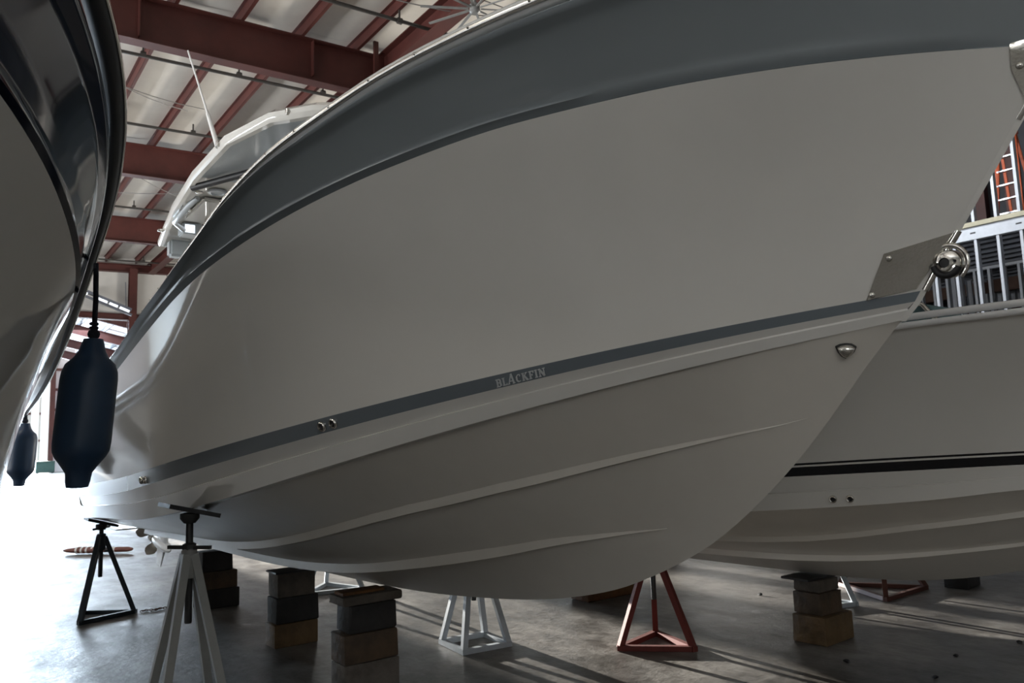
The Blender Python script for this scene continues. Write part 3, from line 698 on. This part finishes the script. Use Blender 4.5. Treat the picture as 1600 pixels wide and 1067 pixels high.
rd = A.loc(box('radar_box', -.66, .02, 4.92, 5.25, 3.5, 3.69, GEL, ht, .03))
arc = [(-.42+.07*math.cos(a), 4.915, 3.63+.035*math.sin(a)) for a in np.linspace(.5, 3.9, 12)]
A.loc(tube('emblem', arc, .009, BLKR, rd, 6))
ws = [[(-.62*s, 4.75+.5*abs(s)**2, 2.3) for s in np.linspace(1, -1, 9)], [(-.55*s, 5.0+.45*abs(s)**2, 3.38) for s in np.linspace(1, -1, 9)]]
V, Fc = grid(ws); n = len(V); V2 = [(x, y+.012, z) for x, y, z in V]; Fc = Fc+[tuple(i+n for i in f[::-1]) for f in Fc]
A.loc(mesh('windshield', V+V2, Fc, GLASS, A.root))
A.loc(box('console', -.6, .6, 4.9, 6.2, 2.0, 2.55, GEL, A.root, .06))

# ---- twin outboards
def outboard(bo, x, tilt):
    M = Matrix.Translation(Vector((x, bo.y1+.30, 1.43 if bo.y1 < 8.35 else 1.25))) @ Matrix.Rotation(math.radians(tilt), 4, 'X')
    def place(o):
        for v in o.data.vertices: v.co = (M @ v.co) - bo.off
        return o
    sec = [(.17, .22, .0), (.21, .30, .12), (.23, .34, .42), (.21, .32, .62), (.12, .2, .74)]
    rings = [[(a*math.cos(t)*(1 if abs(math.cos(t)) < .9 else 1), .32+b*math.sin(t), z) for t in np.linspace(0, 2*math.pi, 21)[:-1]] for a, b, z in sec]
    e = place(loft('outboard_engine', rings, ENG, bo.root))
    place(loft('midsection', [[(a*math.cos(t), .36+b*math.sin(t), z) for t in np.linspace(0, 2*math.pi, 17)[:-1]] for a, b, z in ((.08, .18, .02), (.07, .17, -.4), (.04, .16, -.72), (.03, .15, -.98))], ENG, e))
    place(box('antiventilation_plate', -.12, .12, .18, .82, -.72, -.70, ENG, e, .004))
    place(lathe('gearcase', [(.004, -.34), (.03, -.28), (.055, -.14), (.06, .1), (.05, .26), (.035, .34)], ENG, e, align((0, 1, 0), (0, .40, -.98)), 18))
    place(loft('skeg', [[(.012, .28, -1.0), (-.012, .28, -1.0), (-.012, .58, -1.0), (.012, .58, -1.0)], [(.004, .42, -1.22), (-.004, .42, -1.22), (-.004, .6, -1.22), (.004, .6, -1.22)]], ENG, e))
    hub = place(lathe('propeller', [(.045, 0), (.055, .05), (.05, .14), (.03, .16)], PROPM, e, align((0, 1, 0), (0, .75, -.98)), 16))
    for k in range(3):
        a0 = 2*math.pi*k/3+.4; pts0 = []
        rows = []
        for r in np.linspace(.045, .19, 6):
            row = []
            for s in np.linspace(-.5, .5, 6):
                wdt = .9*math.sin(math.pi*min(1, (r-.02)/.19)**.8)+.15
                a = a0+s*wdt*1.5*(.6+.4*r/.19); row.append((r*math.cos(a), .82+s*.11*(1.2-r*2.2), -.98+r*math.sin(a)))
            rows.append(row)
        V, Fc = grid(rows); nn = len(V); V2 = [(a, b+.006, c) for a, b, c in V]
        Fc = Fc+[tuple(i+nn for i in f[::-1]) for f in Fc]
        place(sharp(mesh('blade', V+V2, Fc, PROPM, hub), 60))
    place(box('transom_bracket', -.13, .13, -.34, .16, -.34, .02, BLKR, e, .02))
outboard(A, -.36, 6); outboard(A, .36, 6)
for sx in (-.75, .75): A.loc(box('trim_tab', sx-.2, sx+.2, 8.30, 8.60, .755, .767, STEELB, A.root, .003))

# ---- the navy boat on the left
RBL = [(.35, 2.85), (1.5, 2.82), (2.3, 2.765), (3, 2.685), (3.5, 2.59), (4, 2.47), (4.5, 2.345), (5, 2.235), (5.7, 2.11), (7, 1.96), (8.9, 1.86)]
BDL = [(.52, 2.33), (1.5, 2.43), (2.1, 2.415), (2.6, 2.365), (3, 2.305), (3.4, 2.25), (4.2, 2.16), (4.6, 2.12), (5, 2.07), (6, 1.97), (8.9, 1.76)]
YL1 = 8.9
BL = dict(sheer=bfun(1.42, .35, 4.0, 2.3, .015, 0), bd=bfun(1.37, .52, 4.3, 2.2, .012, .001), bw=bfun(1.352, .52, 4.3, 2.2, .010, .001), su=bfun(1.17, 1.13, 5.2, 2.0, .01), sl=bfun(1.16, 1.15, 5.3, 2.0, .01), chine=bfun(1.12, 1.2, 5.4, 2.0, .01))
ext = lambda T: T[:-1]+[(8.9, T[-1][1]-.03)]
LB = Boat('navy_flare_boat', 'white boat with a navy band and flared bow at the left edge', -.87, YL1, lines(BL, YL1, dict(sheer=RBL, bd=BDL, bw=[(y, z-.012) for y, z in BDL], su=ext(SUz), sl=ext(SLz), chine=ext(CHz))), ext(KEEL_A), math.radians(-1.26))
hull_shell(LB, .55, lambda y: np.interp(y, [.8, 3, 5, 8], [.06, .05, .02, -.01]), GELB, GEL)
LB.add('waterline_band', [LB.L['sl'].pts(), LB.L['su'].pts()], GEL)
LB.add('sheer_band', band_rows(LB), NAVY, deg=48)
stem(LB, GEL); transom(LB, GEL); deck_of(LB, DECKM); LB.build_bvh()
rl = rail_mesh(LB, 'rub_rail', .012, .026, oval(.036, .030, 12), BLKR)
rail_mesh(LB, 'stainless_strip', .048, .022, oval(.007, .010, 8), CHROME, rl)
for sg in (-1, 1): strake(LB, S1T, S1H, sg, GELB); strake(LB, S2T, S2H, sg, GELB)

# ---- the boat behind on the right, with black stripes
YR1 = 8.4
RBR = [(-.6, 2.06), (1.5, 2.015), (2, 2.005), (4, 1.965), (8.4, 1.9)]
SUR = [(.08, 1.43), (.8, 1.39), (1.68, 1.352), (2.17, 1.33), (2.76, 1.298), (4.5, 1.215), (8.4, 1.1)]
SLR = [(.10, 1.35), (.8, 1.32), (1.69, 1.285), (2.18, 1.257), (2.83, 1.22), (4.5, 1.13), (8.4, 1.0)]
CHR = [(.15, 1.28), (.8, 1.235), (1.71, 1.16), (2.12, 1.10), (2.6, 1.05), (3.07, 1.01), (4.5, .93), (8.4, .85)]
BR = dict(sheer=bfun(1.42, -.6, 3.15, 2.1, .015), bd=bfun(1.405, -.57, 3.18, 2.1), bw=bfun(1.40, -.56, 3.19, 2.1, .010), su=bfun(1.31, .08, 4.15, 2.1, .01), sl=bfun(1.30, .10, 4.2, 2.1, .01), chine=bfun(1.27, .15, 4.25, 2.1, .01))
KEEL_R = [(.15, 1.28), (.5, 1.12), (.9, .99), (1.3, .87), (1.6, .775), (2.07, .63), (2.43, .54), (2.89, .475), (3.3, .455), (4, .445), (8.4, .42)]
zs = dict(sheer=RBR, bd=[(y if i else -.57, z-.05) for i, (y, z) in enumerate(RBR)], bw=[(y if i else -.56, z-.06) for i, (y, z) in enumerate(RBR)], su=SUR, sl=SLR, chine=CHR)
RB = Boat('white_bay_boat', 'white boat with a double black stripe behind the bow of the grey banded boat', 5.2, YR1, lines(BR, YR1, zs), KEEL_R)
hull_shell(RB, .50, lambda y: np.interp(y, [-.5, 2, 5, 8], [.05, .03, .0, -.02]), GELB, GEL)
p0, p1 = RB.L['sl'].pts(), RB.L['su'].pts()
RB.add('boot_stripe', [p0, lerp(p0, p1, .70)], BLKS); RB.add('waterline_gap', [lerp(p0, p1, .70), lerp(p0, p1, .84)], GEL); RB.add('pinstripe', [lerp(p0, p1, .84), p1], BLKS)
RB.add('sheer_band', [RB.L['bw'].pts(), RB.L['bd'].pts(), RB.L['sheer'].pts()], GEL, deg=25)
stem(RB, GEL); transom(RB, GEL); deck_of(RB, DECKM); RB.build_bvh()
rl = rail_mesh(RB, 'rub_rail', .014, -.012, oval(.020, .016, 12), WHITEP); rail_mesh(RB, 'gunwale_cap', .004, .028, oval(.022, .018, 12), WHITEP)
for sg in (-1, 1):
    strake(RB, [(.6, .08), (1.2, .36), (1.85, .60), (2.49, .72), (3.07, .73), (4, .75), (8.4, .72)], [(.6, .004), (1.2, .025), (2, .032), (8.4, .035)], sg, GELB)
    strake(RB, [(1.0, .05), (1.5, .2), (1.98, .31), (2.38, .38), (2.97, .41), (4, .42), (8.4, .40)], [(1.0, .002), (1.6, .014), (2.4, .028), (3.4, .042), (8.4, .04)], sg, GELB)
for px_y, px_z in ((2.58, 1.098), (2.49, 1.103)): thru(RB, px_y, px_z, .022)
for ox in (-.36, .36): outboard(RB, ox, 0)  # hidden engines, added to shade the floor under this hull
# arched hatch cover standing on its foredeck
hc = [(-.02, 0), (-.02, .06), (.03, .11), (.10, .11), (.20, .02), (.20, 0)]
p = Vector((-1.12, 2.02, 2.0))
RB.loc(loft('deck_hatch', [[(p.x, p.y-.1+a*.9, p.z+b) for a, b in hc], [(p.x+.3, p.y-.1+a*.9, p.z+b) for a, b in hc]], TEAL, RB.root))
RB.loc(tube('grab_arch', [(p.x-.02, p.y-.14, p.z), (p.x-.02, p.y-.06, p.z+.11), (p.x-.02, p.y+.02, p.z+.12), (p.x-.02, p.y+.12, p.z)], .012, CHROME, RB.root, 8))

# ---------------------------------------------------------------- fenders on the navy boat
def fender(x, y, zt, zb, r, ztop, label, lean=(0, 0)):
    t = thing('boat_fender', label, 'fender', (x, y, zb), 0, 'fenders hanging from the navy boat')
    H = zt-zb; n = .125*H/.7
    prof = [(.018, 0), (.046, .004), (.052, .03), (.056, n*.55), (r*.62, n*.8), (r*.86, n*1.12), (r*.97, n*1.35), (r, n*1.65), (r, H-n*1.6), (r*.97, H-n*1.3), (r*.87, H-n*1.0), (r*.62, H-n*.75), (.058, H-n*.5), (.05, H-.03), (.042, H-.004), (.016, H)]
    tilt = Matrix(((1, 0, -lean[0], 0), (0, 1, -lean[1], 0), (0, 0, 1, 0), (0, 0, 0, 1)))
    b = lathe('body', prof, NAVYF, t, None, 32, 50)
    for v in b.data.vertices: v.co = tilt @ v.co
    top = tilt @ Vector((0, 0, H))
    bm = bmesh.new()
    bmesh.ops.create_icosphere(bm, subdivisions=2, radius=.028, matrix=Matrix.Translation(top+Vector((0, 0, .02)))); k = from_bm('knot', bm, ROPE, t, True)
    tube('rope', [top+Vector((0, 0, -.02)), top+Vector((.004, 0, (ztop-zt)*.5)), top+Vector((.0, .0, ztop-zt))], .012, ROPE, t, 8)
    for kk in (0, 1): tube('hitch', [top+Vector((.014*math.cos(a), .014*math.sin(a), .05+.02*kk)) for a in np.linspace(0, 6.2, 9)], .008, ROPE, t, 6)
    return t
fender(.535, 4.16, 2.035, 1.335, .123, 2.40, 'large navy fender hanging nearest, its rope tied over the navy rail', (-.07, .0))
fender(.665, 9.04, 1.80, 1.19, .120, 1.93, 'smaller looking navy fender hanging far aft, half hidden by the hull edge', (-.05, .0))

# ---------------------------------------------------------------- timber and concrete blocking
def block(name, x, y, z0, sx, sy, h, M, label, cat='block', group=None, rz=0, worn=.012, slope=0):
    random.seed(hash((round(x*100), round(z0*100))) % 1000)
    bm = bmesh.new(); bx(bm, -sx/2, sx/2, -sy/2, sy/2, 0, h)
    bmesh.ops.bevel(bm, geom=list(bm.edges), offset=worn, segments=2, affect='EDGES', profile=.6)
    for v in bm.verts: v.co += Vector((random.uniform(-1, 1), random.uniform(-1, 1), 0))*.0035
    o = from_bm(name, bm, M); sharp(o, 40); o.location = (x, y, z0); o.rotation_euler = (0, 0, rz)
    return tag(o, label, cat, group)
G1, G2, G3, G4, G5 = 'blocking under the forefoot', 'middle keel blocking', 'stern keel blocking', 'blocking under the right boat', 'rear blocking under the right boat'
x, y = 2.215, 4.66
block('concrete_block', x, y, 0, .365, .20, .175, CONC, 'mottled concrete block at the bottom of the nearest keel stack', group=G1)
block('timber_block', x-.005, y, .176, .365, .21, .175, W4, 'brown rounded timber block second from bottom in the nearest keel stack', group=G1, worn=.02)
block('timber_block', x+.01, y, .352, .315, .20, .165, W2, 'dark narrow timber block third up in the nearest keel stack', group=G1)
block('plank', x+.01, y+.01, .518, .40, .22, .055, W1, 'wide grey cap plank on top of the nearest keel stack', 'plank', G1)
block('wood_strip', x-.03, y+.01, .574, .28, .12, .018, W5, 'thin orange-brown wood strip wedged between cap plank and keel', 'wood', G1, worn=.003)
x, y = 2.275, 6.05
block('timber_block', x-.01, y, 0, .34, .20, .17, W3, 'tan timber block at the bottom of the middle keel stack', group=G2)
block('timber_block', x, y, .171, .335, .20, .19, W2, 'dark timber block in the middle of the middle keel stack', group=G2)
block('timber_block', x-.01, y, .362, .295, .20, .175, W1, 'grey timber block on top of the middle keel stack', group=G2)
block('rubber_shim', x-.02, y, .538, .31, .21, .014, BLKR, 'thin black shim between middle keel stack and hull', 'shim', G2, worn=.003)
x, y = 2.225, 7.92
block('timber_block', x, y, 0, .375, .20, .175, W2, 'dark wide timber block at the bottom of the stern keel stack', group=G3)
block('timber_block', x-.01, y, .176, .35, .20, .165, W4, 'brown timber block in the middle of the stern keel stack', group=G3)
block('timber_block', x-.02, y, .342, .28, .20, .185, W2, 'dark narrow timber block on top of the stern keel stack', group=G3)
x, y = 5.19, 3.42
block('timber_block', x, y, 0, .37, .26, .19, W3, 'largest yellow-brown timber block on the floor under the striped boat', group=G4, rz=.05)
block('timber_block', x-.01, y+.02, .191, .27, .22, .15, W4, 'brown timber block second up under the striped boat', group=G4)
block('timber_block', x, y+.03, .342, .25, .20, .085, W1, 'grey timber block third up under the striped boat', group=G4)
block('plywood_pad', x-.04, y+.06, .428, .34, .22, .018, BLKR, 'thin dark pad sticking out on top of the stack under the striped boat', 'pad', G4, worn=.003)
x, y = 5.12, 5.65
block('timber_beam', x, y, 0, .60, .24, .13, W5, 'orange-ended timber beam on the floor behind the red stand', 'block', G5)
block('timber_block', x+.05, y, .131, .36, .22, .15, W2, 'dark timber block resting on the orange-ended beam', group=G5)
block('timber_block', x+.05, y, .282, .32, .22, .13, W2, 'upper dark timber block over the orange-ended beam', group=G5)
block('timber_block', 7.75, 3.62, 0, .34, .20, .17, W2, 'lone dark timber block on the floor at the far right', rz=.1)

# ---------------------------------------------------------------- boat stands
def stand(x, y, ztop, M, label, n=4, R=.30, apex=.75, rz=0, tilt=(0, 0), handle_z=None, rod_lo=.32, legw=.04, pad=.26, group='boat stands propping the hulls', hz=0):
    t = thing('boat_stand', label, 'boat stand', (x, y, 0), rz, group)
    C4 = [Vector((R*math.cos(2*math.pi*(k+.5)/n), R*math.sin(2*math.pi*(k+.5)/n), .02)) for k in range(n)]
    for k in range(n):
        c = C4[k]; bar('leg', c, Vector((c.x*.10, c.y*.10, apex)), legw, legw, M, t)
        bar('base_bar', C4[k]+(C4[k]-C4[(k+1) % n]).normalized()*.02, C4[(k+1) % n], legw, legw*.9, M, t)
    lathe('collar', [(.036, apex-.12), (.040, apex-.1), (.040, apex+.02), (.03, apex+.03)], M, t, None, 14)
    lathe('screw_rod', [(.017, rod_lo), (.019, rod_lo+.01), (.019, ztop-.05), (.015, ztop-.045)], STEELD, t, None, 12)
    h = handle_z or apex+.05
    lathe('nut', [(.035, h-.018), (.035, h+.018), (.02, h+.025)], STEELD, t, None, 6)
    a = hz; bar('handle', (-.13*math.cos(a), -.13*math.sin(a), h), (.13*math.cos(a), .13*math.sin(a), h), .018, .018, STEELD, t)
    Mx = Matrix.Translation((0, 0, ztop)) @ Matrix.Rotation(-rz, 4, 'Z') @ Matrix.Rotation(tilt[0], 4, 'Y') @ Matrix.Rotation(tilt[1], 4, 'X')
    bm = bmesh.new(); bx(bm, -pad/2, pad/2, -pad/2, pad/2, -.028, -.006, Mx); from_bm('pad', bm, BLKR, t)
    lathe('pad_socket', [(.03, ztop-.085), (.05, ztop-.06), (.05, ztop-.035), (.02, ztop-.03)], STEELD, t, None, 12)
    return t
stand(1.10, 4.42, 1.195, JGREY, 'grey four-legged boat stand nearest the camera under the hull edge', 4, .26, .95, rz=0.0, tilt=(.26, 0), handle_z=.985, rod_lo=.60, hz=-.9)
stand(1.27, 8.22, .868, JGREEN, 'dark three-legged boat stand under the stern corner', 3, .29, .72, rz=.89, tilt=(.3, 0), handle_z=.80, rod_lo=.36)
stand(3.26, 5.02, .985, JWHITE, 'pale grey four-legged boat stand beyond the nearest keel stack', 4, .255, .80, rz=-.10, tilt=(-.42, 0))
stand(4.205, 4.11, .85, JRED, 'red three-legged boat stand under the bow of the grey banded boat', 3, .29, .66, rz=-.27, tilt=(.40, 0))
stand(6.16, 4.02, .835, JWHITE, 'pale boat stand half hidden behind the yellow-brown blocks', 3, .24, .62, rz=.2, tilt=(-.40, 0))
stand(7.02, 3.98, .78, JBROWN, 'brown three-legged boat stand low at the right behind the striped hull', 3, .42, .60, rz=.55, tilt=(.2, 0))
stand(3.36, 7.85, .845, JWHITE, 'pale three-legged boat stand far behind the middle keel stack', 3, .33, .66, rz=.3, tilt=(-.3, 0))
# safety chain lying by the dark stand
ch = []
for k in range(14): ch.append((1.62+.020*k, 8.16+.02*math.sin(k*.9), .012))
bm = bmesh.new()
for k, p in enumerate(ch):
    a = .3*math.sin(k*2.1)
    pts = [Vector(p)+Vector((.017*math.cos(s)*math.cos(a), .017*math.cos(s)*math.sin(a)+.008*math.sin(s)*(k % 2), .008*math.sin(s)*((k+1) % 2))) for s in np.linspace(0, 6.283, 9)]
    tube_bm(bm, pts, .0035, 5)
tag(from_bm('chain', bm, JBROWN), 'short rusty chain lying on the concrete beside the dark stern stand', 'chain')

# ---------------------------------------------------------------- things about the hall
f = thing('ceiling_fan', 'large grey many-bladed ceiling fan under the roof at the top', 'fan', (6.62, 9.72, 8.3))
lathe('hub', [(.05, -.08), (.085, -.05), (.085, .06), (.04, .10)], JGREY, f, None, 16); tube('downrod', [(0, 0, .1), (0, 0, ROOF(6.6)-8.3+.06)], .025, JGREY, f)
for k in range(10):
    a = 2*math.pi*k/10+.15; d = Vector((math.cos(a), math.sin(a), 0)); s = Vector((-d.y, d.x, 0))
    bm = bmesh.new(); Mx = Matrix((d, s, Vector((0, 0, 1)))).transposed().to_4x4(); bx(bm, .1, .86, -.020, .020, -.008, .006, Mx @ Matrix.Rotation(.25, 4, 'X')); from_bm('blade', bm, JGREY, f)
fl = thing('paddle_float', 'faded red and white float lying on the floor beyond the stern', 'float', (2.02, 13.25, 0), math.radians(-41))
def loc_loft(name, M, secs, parent): 
    return loft(name, [[(x, .7*a*math.cos(t), .056+.62*b*math.sin(t)) for t in np.linspace(0, 6.283, 13)[:-1]] for x, a, b in secs], M, parent)
loc_loft('body', REDP, [(-.55, .02, .02), (-.48, .06, .05), (-.3, .09, .075), (-.05, .10, .08), (.12, .08, .06)], fl)
loc_loft('dark_band', BLKR, [(.12, .082, .062), (.20, .08, .06)], fl); loc_loft('white_band', WHITEP, [(.20, .085, .065), (.27, .085, .065)], fl)
loc_loft('tail', REDP, [(.27, .08, .06), (.45, .07, .06), (.52, .03, .03)], fl)
for k in range(4): loc_loft('stripe', WHITEP, [(-.34+.08*k, .096, .082), (-.31+.08*k, .098, .084)], fl)
g = thing('waste_bin', 'dark green bin standing by the far door opening', 'bin', (6.75, 69.6, 0))
box('body', -.62, .62, -.4, .4, .05, .82, GREEND, g, .03); box('lid', -.64, .64, -.42, .42, .82, .9, GREEND, g, .02)
for sx in (-.5, .5): box('foot', sx-.06, sx+.06, -.3, .3, 0, .05, BLKR, g)
for i, (x, y, r) in enumerate(((4.78, 3.0, .022), (6.14, 4.66, .022), (5.4, 2.61, .018), (6.02, 2.48, .02), (4.86, 2.48, .018), (4.3, 2.62, .012))):
    bm = bmesh.new(); bmesh.ops.create_icosphere(bm, subdivisions=1, radius=r)
    for v in bm.verts: v.co = Vector((v.co.x*random.uniform(.7, 1.3), v.co.y*random.uniform(.7, 1.3), v.co.z*.6+r*.5))
    o = from_bm('dirt_clod', bm, BLKR); o.location = (x, y, 0); tag(o, 'small dark clod of dirt lying on the concrete floor at right', 'debris', 'clods on the floor')
